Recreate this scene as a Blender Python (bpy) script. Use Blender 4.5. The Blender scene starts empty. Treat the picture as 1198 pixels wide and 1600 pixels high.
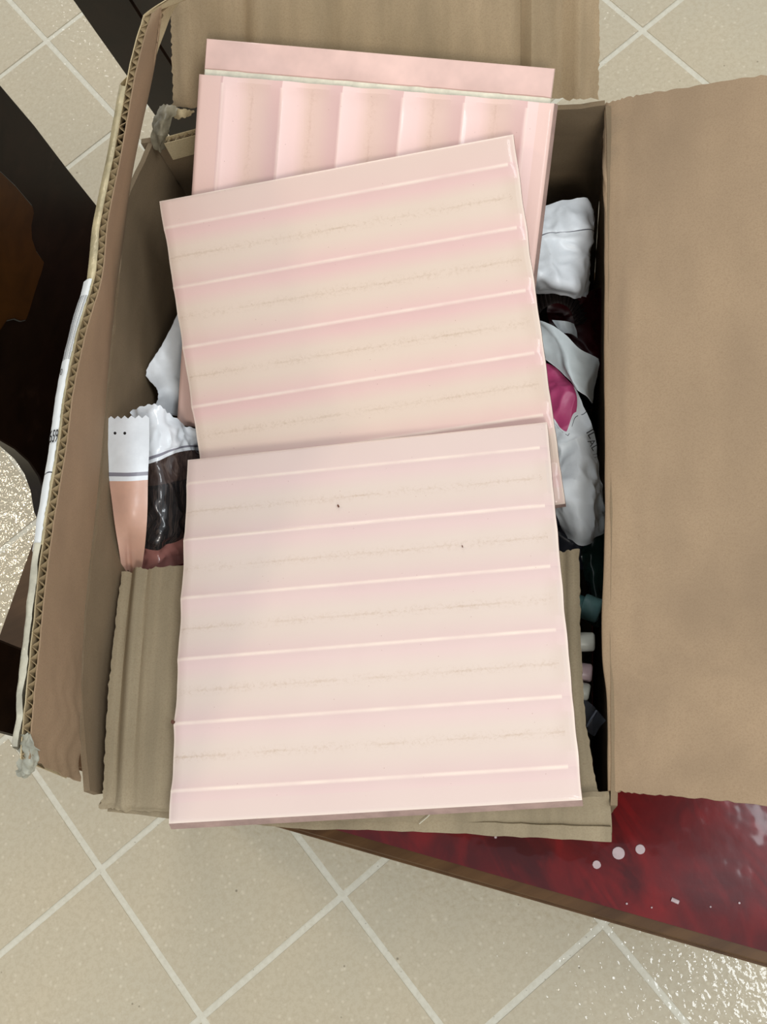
import bpy, bmesh, math, random
from mathutils import Vector, Matrix, noise
from math import radians, sin, cos, pi

S = bpy.context.scene
COL = S.collection
random.seed(7)

# ---------------------------------------------------------------- camera
FPX, TILT, ROLL, CAMZ = 1850.0, 0.33594, -0.46561, 1.545
RX = Matrix(((1, 0, 0), (0, cos(TILT), -sin(TILT)), (0, sin(TILT), cos(TILT))))
RZ = Matrix(((cos(ROLL), -sin(ROLL), 0), (sin(ROLL), cos(ROLL), 0), (0, 0, 1)))
CR = RX @ RZ
CP = Vector((0, 0, CAMZ))
cd = bpy.data.cameras.new('camera')
cam = bpy.data.objects.new('camera', cd)
COL.objects.link(cam)
cam.matrix_world = Matrix.Translation(CP) @ CR.to_4x4()
cd.sensor_fit = 'VERTICAL'
cd.sensor_height = 24.0
cd.lens = 24.0 * FPX / 1600.0
cd.clip_start = 0.02
S.camera = cam

# ---------------------------------------------------------------- world, lamps, exposure
S.view_settings.view_transform = 'Standard'
S.view_settings.look = 'None'
S.view_settings.gamma = 1.0
S.view_settings.use_curve_mapping = False
S.view_settings.exposure = 0.0
w = bpy.data.worlds.new('room_light')
S.world = w
w.use_nodes = True
w.node_tree.nodes['Background'].inputs[0].default_value = (0.90, 0.95, 1.0, 1)
w.node_tree.nodes['Background'].inputs[1].default_value = 0.68

def area(name, loc, target, sx, sy, power, color):
    l = bpy.data.lights.new(name, 'AREA')
    l.shape = 'RECTANGLE'
    l.size, l.size_y = sx, sy
    l.energy = power
    l.color = color
    o = bpy.data.objects.new(name, l)
    COL.objects.link(o)
    o.location = loc
    o.rotation_euler = (Vector(target) - Vector(loc)).to_track_quat('-Z', 'Y').to_euler()
    return o
area('window_light', (0.70, -0.38, 2.6), (0.70, -0.3801, 0), 0.40, 0.95, 15, (0.90, 0.96, 1.0))
area('ceiling_lamp', (-1.36, 2.12, 2.6), (0, 0.3, 0.6), 0.26, 0.26, 10, (1.0, 0.84, 0.62))
area('far_window', (1.2, 4.8, 2.5), (0, 0.3, 0.6), 2.2, 1.4, 46, (1.0, 0.96, 0.90))
area('near_fill_light', (-0.25, -1.35, 2.6), (0.05, 0.3, 0.7), 0.5, 0.5, 15, (1.0, 0.95, 0.88))  # added fill from the near side, brightens the tiles that face it

# ---------------------------------------------------------------- helpers
def ray(px, py):
    return CR @ Vector(((px - 599) / FPX, -(py - 800) / FPX, -1.0))
def at(px, py, z):
    d = ray(px, py)
    return CP + d * ((z - CAMZ) / d.z)
def onplane(px, py, p0, n):
    d = ray(px, py)
    return CP + d * ((p0 - CP).dot(n) / d.dot(n))
def A(c):
    return at(*c)
def nz(p, s=1.0, seed=0.0):
    return noise.noise(Vector(p) * s + Vector((seed * 3.7, seed * 1.3, seed * 7.1)))

def lin(c):
    return tuple(((x / 255) / 12.92 if x / 255 <= 0.04045 else ((x / 255 + 0.055) / 1.055) ** 2.4) for x in c)

def tag(o, label=None, cat=None, group=None, kind=None):
    if label: o['label'] = label
    if cat: o['category'] = cat
    if group: o['group'] = group
    if kind: o['kind'] = kind
    return o
def empty(name, loc, label, cat, group=None):
    o = bpy.data.objects.new(name, None)
    COL.objects.link(o)
    o.empty_display_size = 0.02
    o.location = loc
    return tag(o, label, cat, group)

class MB:
    def __init__(s):
        s.v, s.f, s.uv = [], [], []
    def add(s, verts, faces, uvs=None):
        b = len(s.v)
        s.v += [Vector(q) for q in verts]
        s.f += [tuple(b + i for i in f) for f in faces]
        s.uv += (uvs if uvs else [(0, 0)] * len(verts))
        return s
    def build(s, name, m, parent=None, origin=None, smooth=True, angle=40):
        if origin is None:
            if parent is not None:
                q = parent
                origin = Vector(q.location)
                while q.parent is not None:
                    q = q.parent
                    origin = origin + Vector(q.location)
            else:
                n = max(1, len(s.v))
                origin = Vector((sum(v.x for v in s.v) / n, sum(v.y for v in s.v) / n, min(v.z for v in s.v)))
        me = bpy.data.meshes.new(name)
        me.from_pydata([v - origin for v in s.v], [], s.f)
        uvl = me.uv_layers.new(name='UVMap')
        vi = [0] * len(me.loops)
        me.loops.foreach_get('vertex_index', vi)
        flat = []
        for i in vi:
            flat += [s.uv[i][0], s.uv[i][1]]
        uvl.data.foreach_set('uv', flat)
        bm = bmesh.new(); bm.from_mesh(me)
        bmesh.ops.recalc_face_normals(bm, faces=bm.faces)
        bm.to_mesh(me); bm.free()
        if smooth:
            me.polygons.foreach_set('use_smooth', [True] * len(me.polygons))
            me.set_sharp_from_angle(angle=radians(angle))
        if m: me.materials.append(m)
        o = bpy.data.objects.new(name, me)
        COL.objects.link(o)
        if parent is not None:
            o.parent = parent
        else:
            o.location = origin
        return o

def cr(p0, p1, p2, p3, t):
    return 0.5 * ((2 * p1) + (-p0 + p2) * t + (2 * p0 - 5 * p1 + 4 * p2 - p3) * t * t + (-p0 + 3 * p1 - 3 * p2 + p3) * t ** 3)
def spl(pts, u, smooth=True):
    n = len(pts) - 1
    if n == 0: return pts[0]
    x = min(max(u, 0.0), 1.0) * n
    i = min(int(x), n - 1); t = x - i
    if not smooth or n == 1:
        return pts[i].lerp(pts[i + 1], t)
    p0 = pts[i - 1] if i > 0 else pts[i] * 2 - pts[i + 1]
    p3 = pts[i + 2] if i + 2 <= n else pts[i + 1] * 2 - pts[i]
    return cr(p0, pts[i], pts[i + 1], p3, t)

def sheet(mb, ctrl, nu, nv, th, disp=None, rag=(0, 0, 0, 0), serr=(0, 0, 0, 0), teeth=8, smooth=True, seed=0, fine=600):
    """ctrl: rows (v) of points (u) in the world. rag/serr: amplitudes on sides u0,u1,v0,v1."""
    rows = [[c if isinstance(c, Vector) else A(c) for c in r] for r in ctrl]
    P = []
    for j in range(nv + 1):
        v = j / nv
        P.append([spl([spl(r, i / nu, smooth) for r in rows], v, smooth) for i in range(nu + 1)])
    def nrm(i, j):
        a = P[j][min(i + 1, nu)] - P[j][max(i - 1, 0)]
        b = P[min(j + 1, nv)][i] - P[max(j - 1, 0)][i]
        n = a.cross(b)
        return n.normalized() if n.length > 1e-12 else Vector((0, 0, 1))
    N = [[nrm(i, j) for i in range(nu + 1)] for j in range(nv + 1)]
    ref = sum((q for r in N for q in r), Vector((0, 0, 0)))
    sgn = 1 if ref.dot(CP - P[nv // 2][nu // 2]) > 0 else -1
    Q = [[None] * (nu + 1) for _ in range(nv + 1)]
    for j in range(nv + 1):
        for i in range(nu + 1):
            u, v = i / nu, j / nv
            p = P[j][i].copy(); n = N[j][i] * sgn
            tu = (P[j][min(i + 1, nu)] - P[j][max(i - 1, 0)]).normalized()
            tv = (P[min(j + 1, nv)][i] - P[max(j - 1, 0)][i]).normalized()
            if disp: p = p + n * disp(u, v, P[j][i])
            if i == 0: p -= tu * (rag[0] * nz(P[j][i], fine, seed) + serr[0] * (0.5 - abs((v * teeth) % 1 - 0.5)) * 2)
            if i == nu: p += tu * (rag[1] * nz(P[j][i], fine, seed + 1) + serr[1] * (0.5 - abs((v * teeth) % 1 - 0.5)) * 2)
            if j == 0: p -= tv * (rag[2] * nz(P[j][i], fine, seed + 2) + serr[2] * (0.5 - abs((u * teeth) % 1 - 0.5)) * 2)
            if j == nv: p += tv * (rag[3] * nz(P[j][i], fine, seed + 3) + serr[3] * (0.5 - abs((u * teeth) % 1 - 0.5)) * 2)
            Q[j][i] = (p, n, (u, v))
    verts, uvs = [], []
    for k in (0, 1):
        for r in Q:
            for p, n, uv in r:
                verts.append(p - n * th * k); uvs.append(uv)
    W = nu + 1; M = W * (nv + 1)
    F = []
    for j in range(nv):
        for i in range(nu):
            a = j * W + i
            F.append((a, a + 1, a + W + 1, a + W))
            F.append((M + a, M + a + W, M + a + W + 1, M + a + 1))
    for i in range(nu):
        F.append((i, M + i, M + i + 1, i + 1))
        b = nv * W + i
        F.append((b, b + 1, M + b + 1, M + b))
    for j in range(nv):
        a = j * W
        F.append((a, a + W, M + a + W, M + a))
        b = a + nu
        F.append((b, M + b, M + b + W, b + W))
    mb.add(verts, F, uvs)
    return Q

def prism(mb, outline, off, bevel=0.0):
    """closed outline (world points) extruded by vector off, chamfered on the first face"""
    n = len(outline)
    c = sum(outline, Vector()) / n
    if bevel:
        d = off.normalized()
        inner = []
        for i in range(n):
            e1 = (outline[i] - outline[i - 1]).normalized(); e2 = (outline[(i + 1) % n] - outline[i]).normalized()
            m = (e1 + e2)
            if m.length < 1e-6: m = e1
            m.normalize()
            s = m.cross(d)
            if s.dot(c - outline[i]) < 0: s = -s
            inner.append(outline[i] + s * bevel)
        rings = [inner, [p + d * bevel for p in outline], [p + off for p in outline]]
    else:
        rings = [outline, [p + off for p in outline]]
    V = [p for r in rings for p in r]
    F = [tuple(range(n))]
    for k in range(len(rings) - 1):
        for i in range(n):
            j = (i + 1) % n
            F.append((k * n + i, k * n + j, (k + 1) * n + j, (k + 1) * n + i))
    F.append(tuple(reversed(range((len(rings) - 1) * n, len(rings) * n))))
    mb.add(V, F)
    return mb

def obox(mb, o, ax, ay, az, b=0.0):
    """box from corner o along three edge vectors"""
    o = Vector(o)
    base = [o, o + ax, o + ax + ay, o + ay]
    return prism(mb, [p + az for p in base], -az, b)

def tube(mb, pts, rad, n=10, caps=True):
    pts = [Vector(p) for p in pts]
    V, F = [], []
    ref = Vector((0, 0, 1))
    for k, p in enumerate(pts):
        d = (pts[min(k + 1, len(pts) - 1)] - pts[max(k - 1, 0)]).normalized()
        s = d.cross(ref)
        if s.length < 1e-3: s = d.cross(Vector((1, 0, 0)))
        s.normalize(); t = d.cross(s)
        r = rad[k] if isinstance(rad, (list, tuple)) else rad
        for i in range(n):
            a = 2 * pi * i / n
            V.append(p + s * r * cos(a) + t * r * sin(a))
    for k in range(len(pts) - 1):
        for i in range(n):
            j = (i + 1) % n
            F.append((k * n + i, k * n + j, (k + 1) * n + j, (k + 1) * n + i))
    if caps:
        F.append(tuple(range(n))); F.append(tuple(range((len(pts) - 1) * n, len(pts) * n)))
    mb.add(V, F)
    return mb

# ---------------------------------------------------------------- materials
class NT:
    def __init__(s, name):
        s.m = bpy.data.materials.new(name); s.m.use_nodes = True
        s.t = s.m.node_tree; s.n = s.t.nodes; s.l = s.t.links
        s.b = s.n['Principled BSDF']
        s.tc = s.n.new('ShaderNodeTexCoord')
    def put(s, sock, v):
        if hasattr(v, 'is_output') or isinstance(v, bpy.types.NodeSocket): s.l.new(v, sock)
        else:
            if isinstance(v, tuple) and len(v) == 3 and sock.type == 'RGBA': v = (*v, 1)
            sock.default_value = v
    def noise(s, scale, detail=4, rough=.6, coord='Object', dist=0, vec=None):
        q = s.n.new('ShaderNodeTexNoise'); q.inputs['Scale'].default_value = scale
        q.inputs['Detail'].default_value = detail; q.inputs['Roughness'].default_value = rough
        q.inputs['Distortion'].default_value = dist
        s.l.new(vec if vec else s.tc.outputs[coord], q.inputs['Vector'])
        return q.outputs['Fac']
    def vor(s, scale, feature='F1', coord='Object', out='Distance', vec=None):
        q = s.n.new('ShaderNodeTexVoronoi'); q.feature = feature; q.inputs['Scale'].default_value = scale
        s.l.new(vec if vec else s.tc.outputs[coord], q.inputs['Vector'])
        return q.outputs[out]
    def scalev(s, v, coord='Object'):
        q = s.n.new('ShaderNodeMapping'); q.inputs['Scale'].default_value = v
        s.l.new(s.tc.outputs[coord], q.inputs['Vector'])
        return q.outputs['Vector']
    def math(s, op, a, b=0.0, c=0.0, clamp=False):
        q = s.n.new('ShaderNodeMath'); q.operation = op; q.use_clamp = clamp
        for k, v in enumerate((a, b, c)): s.put(q.inputs[k], v)
        return q.outputs[0]
    def ramp(s, fac, stops, interp='LINEAR'):
        q = s.n.new('ShaderNodeValToRGB'); q.color_ramp.interpolation = interp
        e = q.color_ramp.elements
        while len(e) < len(stops): e.new(0.5)
        for k, (p, c) in enumerate(stops):
            e[k].position = p
            e[k].color = (*c, 1) if isinstance(c, tuple) else (c, c, c, 1)
        s.put(q.inputs[0], fac)
        return q.outputs[0]
    def mix(s, fac, a, b, mode='MIX'):
        q = s.n.new('ShaderNodeMix'); q.data_type = 'RGBA'; q.blend_type = mode
        s.put(q.inputs[0], fac); s.put(q.inputs[6], a); s.put(q.inputs[7], b)
        return q.outputs[2]
    def xyz(s, coord='Object'):
        q = s.n.new('ShaderNodeSeparateXYZ'); s.l.new(s.tc.outputs[coord], q.inputs[0])
        return q.outputs
    def bump(s, h, strength=.3, dist=.001, prev=None):
        q = s.n.new('ShaderNodeBump'); q.inputs['Strength'].default_value = strength
        q.inputs['Distance'].default_value = dist
        s.put(q.inputs['Height'], h)
        if prev: s.l.new(prev, q.inputs['Normal'])
        return q.outputs[0]
    def fin(s, color, rough=.6, normal=None, **kw):
        s.put(s.b.inputs['Base Color'], color); s.put(s.b.inputs['Roughness'], rough)
        if normal is not None: s.l.new(normal, s.b.inputs['Normal'])
        for k, v in kw.items(): s.put(s.b.inputs[k.replace('_', ' ')], v)
        return s.m

def cardboard(name, c1, c2, streak=None):
    t = NT(name)
    n1 = t.noise(14, 5, .6)
    col = t.mix(t.ramp(n1, [(.3, 0.0), (.7, 1.0)]), lin(c1), lin(c2))
    fib = t.noise(900, 3, .7)
    col = t.mix(t.ramp(fib, [(.35, .22), (.55, 0.0)]), col, lin((110, 84, 60)))
    sp = t.vor(330)
    col = t.mix(t.ramp(sp, [(.0, .55), (.10, 0.0)]), col, lin((92, 66, 48)))
    sp2 = t.vor(210)
    col = t.mix(t.ramp(sp2, [(.0, .6), (.06, 0.0)]), col, lin((225, 205, 175)))
    if streak:
        q = t.noise(1, 3, .6, vec=t.scalev(streak, 'UV'))
        col = t.mix(t.ramp(q, [(.35, .0), (.65, .55)]), col, lin(tuple(int(x * .80) for x in c1)))
    nb = t.bump(fib, .25, .0006)
    nb = t.bump(n1, .2, .003, nb)
    return t.fin(col, .82, nb, Specular_IOR_Level=.25)
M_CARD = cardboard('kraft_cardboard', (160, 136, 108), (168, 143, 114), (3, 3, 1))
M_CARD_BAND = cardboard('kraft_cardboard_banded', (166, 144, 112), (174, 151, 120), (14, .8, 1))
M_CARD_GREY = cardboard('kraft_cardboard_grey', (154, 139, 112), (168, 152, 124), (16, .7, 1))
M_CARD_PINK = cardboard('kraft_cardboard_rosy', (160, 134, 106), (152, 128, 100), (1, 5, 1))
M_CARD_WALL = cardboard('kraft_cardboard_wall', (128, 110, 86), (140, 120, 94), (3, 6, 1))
M_FLUTE = cardboard('kraft_fluting', (206, 188, 150), (190, 170, 132))

M_FLUTE2 = cardboard('kraft_fluting_shaded', (158, 138, 104), (144, 124, 92))  # browner core paper, darkened to stand in for shade inside the flute holes

def plain(name, c, rough=.5, bump=0, bs=60, **kw):
    t = NT(name)
    n = t.noise(bs, 4)
    col = t.mix(t.ramp(n, [(.3, 0.0), (.7, 1.0)]), lin(c), lin(tuple(int(x * .86) for x in c)))
    return t.fin(col, rough, t.bump(n, bump, .002) if bump else None, **kw)

def ceramic(name, crest, pink, beige, valley, stops=None, y0=.077, pitch=.169, wave=True, size=.25):
    t = NT(name)
    X = t.xyz()
    yn = t.math('SUBTRACT', .5, t.math('DIVIDE', X[1], size))
    wob = t.math('MULTIPLY', t.math('SUBTRACT', t.noise(40, 3), .5), .012)
    wob2 = t.math('MULTIPLY', t.math('SUBTRACT', t.noise(500, 3, .7), .5), .014)
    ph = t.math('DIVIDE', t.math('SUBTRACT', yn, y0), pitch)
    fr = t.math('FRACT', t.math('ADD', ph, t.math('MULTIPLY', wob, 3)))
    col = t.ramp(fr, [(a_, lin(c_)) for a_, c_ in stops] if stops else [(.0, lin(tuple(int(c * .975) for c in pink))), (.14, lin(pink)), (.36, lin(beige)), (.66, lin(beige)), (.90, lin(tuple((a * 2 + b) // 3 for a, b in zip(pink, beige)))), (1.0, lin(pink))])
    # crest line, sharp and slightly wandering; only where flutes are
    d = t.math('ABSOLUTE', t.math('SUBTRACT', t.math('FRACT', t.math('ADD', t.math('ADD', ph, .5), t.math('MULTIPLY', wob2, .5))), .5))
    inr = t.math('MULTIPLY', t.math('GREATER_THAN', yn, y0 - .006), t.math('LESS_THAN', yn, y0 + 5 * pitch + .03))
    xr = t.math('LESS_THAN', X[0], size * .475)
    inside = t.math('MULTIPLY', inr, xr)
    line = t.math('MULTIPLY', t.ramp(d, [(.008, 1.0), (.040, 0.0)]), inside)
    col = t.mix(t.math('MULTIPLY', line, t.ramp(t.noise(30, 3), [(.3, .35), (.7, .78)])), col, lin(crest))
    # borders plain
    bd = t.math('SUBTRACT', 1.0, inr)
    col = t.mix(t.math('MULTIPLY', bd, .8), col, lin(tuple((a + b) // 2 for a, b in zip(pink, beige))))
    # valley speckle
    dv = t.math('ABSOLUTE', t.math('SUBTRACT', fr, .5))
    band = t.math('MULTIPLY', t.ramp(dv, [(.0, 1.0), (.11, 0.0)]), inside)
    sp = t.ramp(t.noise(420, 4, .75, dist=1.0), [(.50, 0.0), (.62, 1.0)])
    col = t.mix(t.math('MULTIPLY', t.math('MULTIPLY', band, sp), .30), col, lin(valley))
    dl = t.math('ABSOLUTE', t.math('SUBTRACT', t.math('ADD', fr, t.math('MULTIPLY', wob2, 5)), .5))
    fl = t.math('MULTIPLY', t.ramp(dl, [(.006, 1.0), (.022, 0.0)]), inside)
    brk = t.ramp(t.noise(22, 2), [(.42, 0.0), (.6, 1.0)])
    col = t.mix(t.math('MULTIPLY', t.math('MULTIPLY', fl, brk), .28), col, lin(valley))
    # clouds, pin specks
    col = t.mix(t.ramp(t.noise(9, 3), [(.4, 0.0), (.75, .30)]), col, lin(tuple(min(255, c + 10) for c in beige)))
    pk = t.vor(130)
    col = t.mix(t.ramp(pk, [(.02, .55), (.045, 0.0)]), col, lin((150, 92, 84)))
    # glaze thins to the bare body on the very edge
    ax = t.math('MAXIMUM', t.math('ABSOLUTE', X[0]), t.math('ABSOLUTE', X[1]))
    eg = t.math('MULTIPLY', t.ramp(t.math('DIVIDE', ax, size), [(.4945, 0.0), (.499, 1.0)]), .75)
    col = t.mix(eg, col, lin(crest))
    side = t.math('LESS_THAN', X[2], -.0056)
    col = t.mix(side, col, lin((196, 160, 150)))
    h = t.noise(260, 3, .6)
    nb = t.bump(h, .12, .0006)
    return t.fin(col, .38, nb, Specular_IOR_Level=.15, Coat_Weight=.3, Coat_Roughness=.08)
CREST, VAL = (250, 232, 214), (176, 146, 112)
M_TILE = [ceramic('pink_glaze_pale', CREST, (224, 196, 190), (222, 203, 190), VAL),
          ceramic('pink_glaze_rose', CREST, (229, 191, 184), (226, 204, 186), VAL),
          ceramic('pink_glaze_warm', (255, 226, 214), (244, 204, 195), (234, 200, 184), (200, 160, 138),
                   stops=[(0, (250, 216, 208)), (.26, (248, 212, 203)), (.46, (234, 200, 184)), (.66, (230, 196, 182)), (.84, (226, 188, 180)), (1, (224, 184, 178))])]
M_GLAZE_PLAIN = plain('pink_glaze_plain', (250, 210, 196), .3, .05, 20, Coat_Weight=.3)
M_SPECK = plain('rusty_speck', (104, 62, 44), .7)
M_SIDE = plain('rough_tile_side', (176, 146, 134), .7, .1, 90)
M_BARE = plain('bare_clay', (252, 246, 222), .8, .15, 90)

def floor_mat():
    t = NT('vinyl_floor_tile')
    g = t.n.new('ShaderNodeNewGeometry').outputs['Position']
    n = t.noise(4, 4, .6, vec=g)
    col = t.mix(t.ramp(n, [(.3, 0.0), (.7, 1.0)]), lin((205, 190, 160)), lin((197, 186, 160)))
    f = t.noise(150, 4, .7, vec=g)
    col = t.mix(t.ramp(f, [(.40, .42), (.56, 0.0)]), col, lin((184, 168, 138)))
    v = t.vor(85, vec=g)
    col = t.mix(t.ramp(v, [(.06, .5), (.24, 0.0)]), col, lin((226, 214, 188)))
    s = t.vor(26, vec=g)
    col = t.mix(t.ramp(s, [(.028, .8), (.05, 0.0)]), col, lin((126, 112, 88)))
    b = t.noise(120, 1.5, .5, vec=g)
    b2 = t.vor(240, 'SMOOTH_F1', vec=g)
    cn = t.bump(b, 1.0, .0012)
    t.l.new(cn, t.b.inputs['Coat Normal'])
    nb = t.bump(b2, .15, .0006)
    return t.fin(col, .55, nb, Specular_IOR_Level=.3, Coat_Weight=1.0, Coat_Roughness=.07)
M_FLOOR = floor_mat()
def grout_mat():
    t = NT('pale_joint')
    g = t.n.new('ShaderNodeNewGeometry').outputs['Position']
    n = t.noise(120, 4, .7, vec=g)
    col = t.mix(t.ramp(n, [(.35, .5), (.6, 0.0)]), lin((222, 216, 196)), lin((202, 194, 170)))
    s = t.vor(90, vec=g)
    col = t.mix(t.ramp(s, [(.05, .6), (.10, 0.0)]), col, lin((140, 128, 104)))
    return t.fin(col, .5, t.bump(n, .2, .0006), Coat_Weight=.9, Coat_Roughness=.09, Coat_Normal=t.bump(t.noise(120, 1.5, .5, vec=g), 1.0, .0014))
M_GROUT = grout_mat()

def wood_mat(name, c1, c2, rough=.22, sc=(3, 40, 40), coat=.5):
    t = NT(name)
    n = t.noise(1, 5, .6, vec=t.scalev(sc), dist=.6)
    col = t.mix(t.ramp(n, [(.3, 0.0), (.7, 1.0)]), lin(c1), lin(c2))
    d = t.noise(30, 5, .7)
    col = t.mix(t.ramp(d, [(.62, 0.0), (.8, .35)]), col, lin((70, 52, 40)))
    return t.fin(col, rough, t.bump(n, .08, .001), Specular_IOR_Level=.18, Coat_Weight=coat * .4, Coat_Roughness=.15)
M_WOOD = wood_mat('dark_stained_wood', (30, 18, 10), (16, 9, 5), .35, coat=.12)
M_WOOD_IN = wood_mat('amber_brown_wood', (66, 38, 12), (50, 28, 9), .35, coat=.12)
M_WOOD_RAIL = wood_mat('worn_brown_wood', (100, 76, 54), (72, 54, 38), .45, coat=.1)
M_WOOD_EDGE = wood_mat('walnut_edging', (104, 74, 44), (72, 48, 28), .4, coat=.15)
M_GROOVE = plain('grey_groove_line', (84, 84, 78), .5)

def vinyl():
    t = NT('red_marbled_vinyl')
    n = t.noise(11, 5, .55, dist=1.6)
    n2 = t.noise(1, 3, .5, vec=t.scalev((26, 9, 20)), dist=2.2)
    col = t.mix(t.ramp(n, [(.35, 0.0), (.65, 1.0)]), lin((74, 4, 8)), lin((108, 8, 12)))
    col = t.mix(t.ramp(n2, [(.48, 0.0), (.68, .38)]), col, lin((146, 16, 18)))
    col = t.mix(t.ramp(t.noise(7, 3, dist=1), [(.5, 0.0), (.72, .6)]), col, lin((46, 4, 8)))
    return t.fin(col, .3, t.bump(t.noise(180, 3), .10, .0008), Specular_IOR_Level=.2, Coat_Weight=.4, Coat_Roughness=.08, Coat_Normal=t.bump(t.noise(16, 3, .5), .5, .004))
M_RED = vinyl()
M_SPOT = plain('dried_white_paint', (214, 192, 192), .6)

# ---------------------------------------------------------------- floor
FY, FOX, FOY, T = -1.32847, -0.5402, 0.27287, .2286
import_p = None
def lattice(i, j):
    return Vector((FOX + T * (i * cos(FY) - j * sin(FY)), FOY + T * (i * sin(FY) + j * cos(FY)), 0))
base = MB()
c = Vector((0.1, 0.4, 0))
obox(base, c + Vector((-3.5, -3.5, -.05)), Vector((7, 0, 0)), Vector((0, 7, 0)), Vector((0, 0, .0492)))
floor = base.build('floor', M_GROUT, origin=Vector((0, 0, 0)))
tag(floor, 'pale beige vinyl floor in a diagonal square pattern with whitish joints', kind='structure')
J = .0044
tm = None
def tile_block(mb, i, j):
    a, b = lattice(i, j), lattice(i + 1, j + 1)
    u = (lattice(i + 1, j) - a).normalized(); v = (lattice(i, j + 1) - a).normalized()
    o = a + u * J + v * J + Vector((0, 0, -.0008))
    s = T - 2 * J
    obox(mb, o, u * s, v * s, Vector((0, 0, .0012)), .0004)
i0, j0, NN = -9, -5, 17
proto = MB(); tile_block(proto, 0, 0)
o0 = lattice(0, 0)
po = proto.build('floor_tile', M_FLOOR, origin=o0, smooth=False)
first = True
for i in range(i0, i0 + NN):
    for j in range(j0, j0 + NN):
        q = po if first else bpy.data.objects.new('floor_tile', po.data)
        if not first: COL.objects.link(q)
        first = False
        q.parent = floor
        q.location = lattice(i, j)
rest = MB()
for i in range(i0 - 5, i0 + NN + 5):
    for j in range(j0 - 5, j0 + NN + 5):
        if i0 <= i < i0 + NN and j0 <= j < j0 + NN: continue
        p = lattice(i + .5, j + .5)
        if abs(p.x - c.x) < 3.3 and abs(p.y - c.y) < 3.3: tile_block(rest, i, j)
r = rest.build('far_floor_tiles', M_FLOOR, floor, smooth=False); r['kind'] = 'stuff'

# ---------------------------------------------------------------- chair
SZ = .46
P0 = at(30, 1150, SZ)
ed = Vector((.757, -.652, 0)).normalized()           # towards the front of the seat
ld = Vector((-ed.y, ed.x, 0))                        # along the back
AL = radians(5)
rd = (-ed * sin(AL) + Vector((0, 0, cos(AL)))).normalized()   # up the back
bn = ld.cross(rd).normalized()
if bn.dot(ed) < 0: bn = -bn                          # faces the seat
chair = empty('chair', Vector((P0.x + .25, P0.y + .15, 0)),
              'dark wooden splat-back chair with glossy red marbled seat carrying the box', 'chair')
CW, CDp = .60, .78
def cp(e, l, z=0.0):
    return P0 + ed * e + ld * (l - .013) + Vector((0, 0, z))
# seat: wooden frame with a lip, red panel inset
mb = MB()
obox(mb, cp(.005, 0.0, -.030), ed * CDp, ld * CW, Vector((0, 0, .030)), .0015)
obox(mb, cp(.006, -.0026, -.030), ed * CDp, ld * .003, Vector((0, 0, .019)), .0008)
mb.build('seat_frame', M_WOOD_EDGE, chair)
mb = MB()
obox(mb, cp(.012, .002, -.0335), ed * (CDp - .014), ld * (CW - .004), Vector((0, 0, .0035)), .0)
obox(mb, cp(.03, .0025, -.060), ed * (CDp - .05), ld * .018, Vector((0, 0, .0265)), .001)
obox(mb, cp(.03, CW - .03, -.060), ed * (CDp - .05), ld * .02, Vector((0, 0, .0265)), .001)
obox(mb, cp(CDp - .04, .0205, -.060), ed * .02, ld * (CW - .05), Vector((0, 0, .0265)), .001)
mb.build('apron', M_WOOD, chair)
mb = MB()
ctrl = [[cp(.10 + (CDp - .106) * i / 6, .0095 + (CW - .02) * j / 5, .0035) for i in range(7)] for j in range(6)]
sheet(mb, ctrl, 60, 50, .0038, disp=lambda u, v, p: .0012 * nz(p, 12) - .002 * max(0, 1 - 30 * min(u, 1 - u)) - .002 * max(0, 1 - 30 * min(v, 1 - v)))
seat = mb.build('seat', M_RED, chair, angle=60)
for px, py, rr in ((966, 1333, 9), (1000, 1327, 7), (932, 1351, 6), (1155, 1411, 1.5), (979, 1412, 1.5), (1018, 1418, 1.2), (1110, 1417, 1.3), (774, 1308, 2)):
    q = at(px, py, SZ + .0045)
    mb = MB(); n = 18
    rs = rr / 1850 * 1.085
    ring = [q + ed * rs * cos(2 * pi * k / n) * (1 + .1 * nz((k, px, 0), .7)) + ld * rs * sin(2 * pi * k / n) for k in range(n)]
    prism(mb, ring, Vector((0, 0, -.0016)), .0003)
    s = mb.build('paint_spot', M_SPOT, chair)
mb = MB()
q1, q2 = at(1049, 1405, SZ + .0042), at(1060, 1410, SZ + .0042)
tube(mb, [q1, q1.lerp(q2, .5) + Vector((0, 0, .0004)), q2], .0017, 8)
mb.build('paint_fleck', M_SPOT, chair)
# rear rail and legs
mb = MB()
obox(mb, cp(-.053, .05, -.05), ed * .071, ld * (CW - .10), Vector((0, 0, .056)), .002)
mb.build('rear_rail', M_WOOD_RAIL, chair)
for e_, l_ in ((CDp - .10, .05), (CDp - .10, CW - .08)):
    mb = MB()
    o = cp(e_, l_, 0)
    V = []
    for z, s in ((-SZ, .022), (-SZ + .1, .024), (-.058, .034)):
        m = o + Vector((0, 0, z)) + ed * .015 + ld * .015
        V.append([m - ed * s / 2 - ld * s / 2, m + ed * s / 2 - ld * s / 2, m + ed * s / 2 + ld * s / 2, m - ed * s / 2 + ld * s / 2])
    fl = [p for r_ in V for p in r_]
    F = [(0, 1, 2, 3), (8, 9, 10, 11)]
    for k in range(2):
        for i in range(4):
            F.append((k * 4 + i, k * 4 + (i + 1) % 4, k * 4 + 4 + (i + 1) % 4, k * 4 + 4 + i))
    mb.add(fl, F)
    mb.build('leg', M_WOOD, chair)
def bk(l, r):                                        # point on the back plane
    return P0 + ld * l + rd * r
BH = .50
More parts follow.
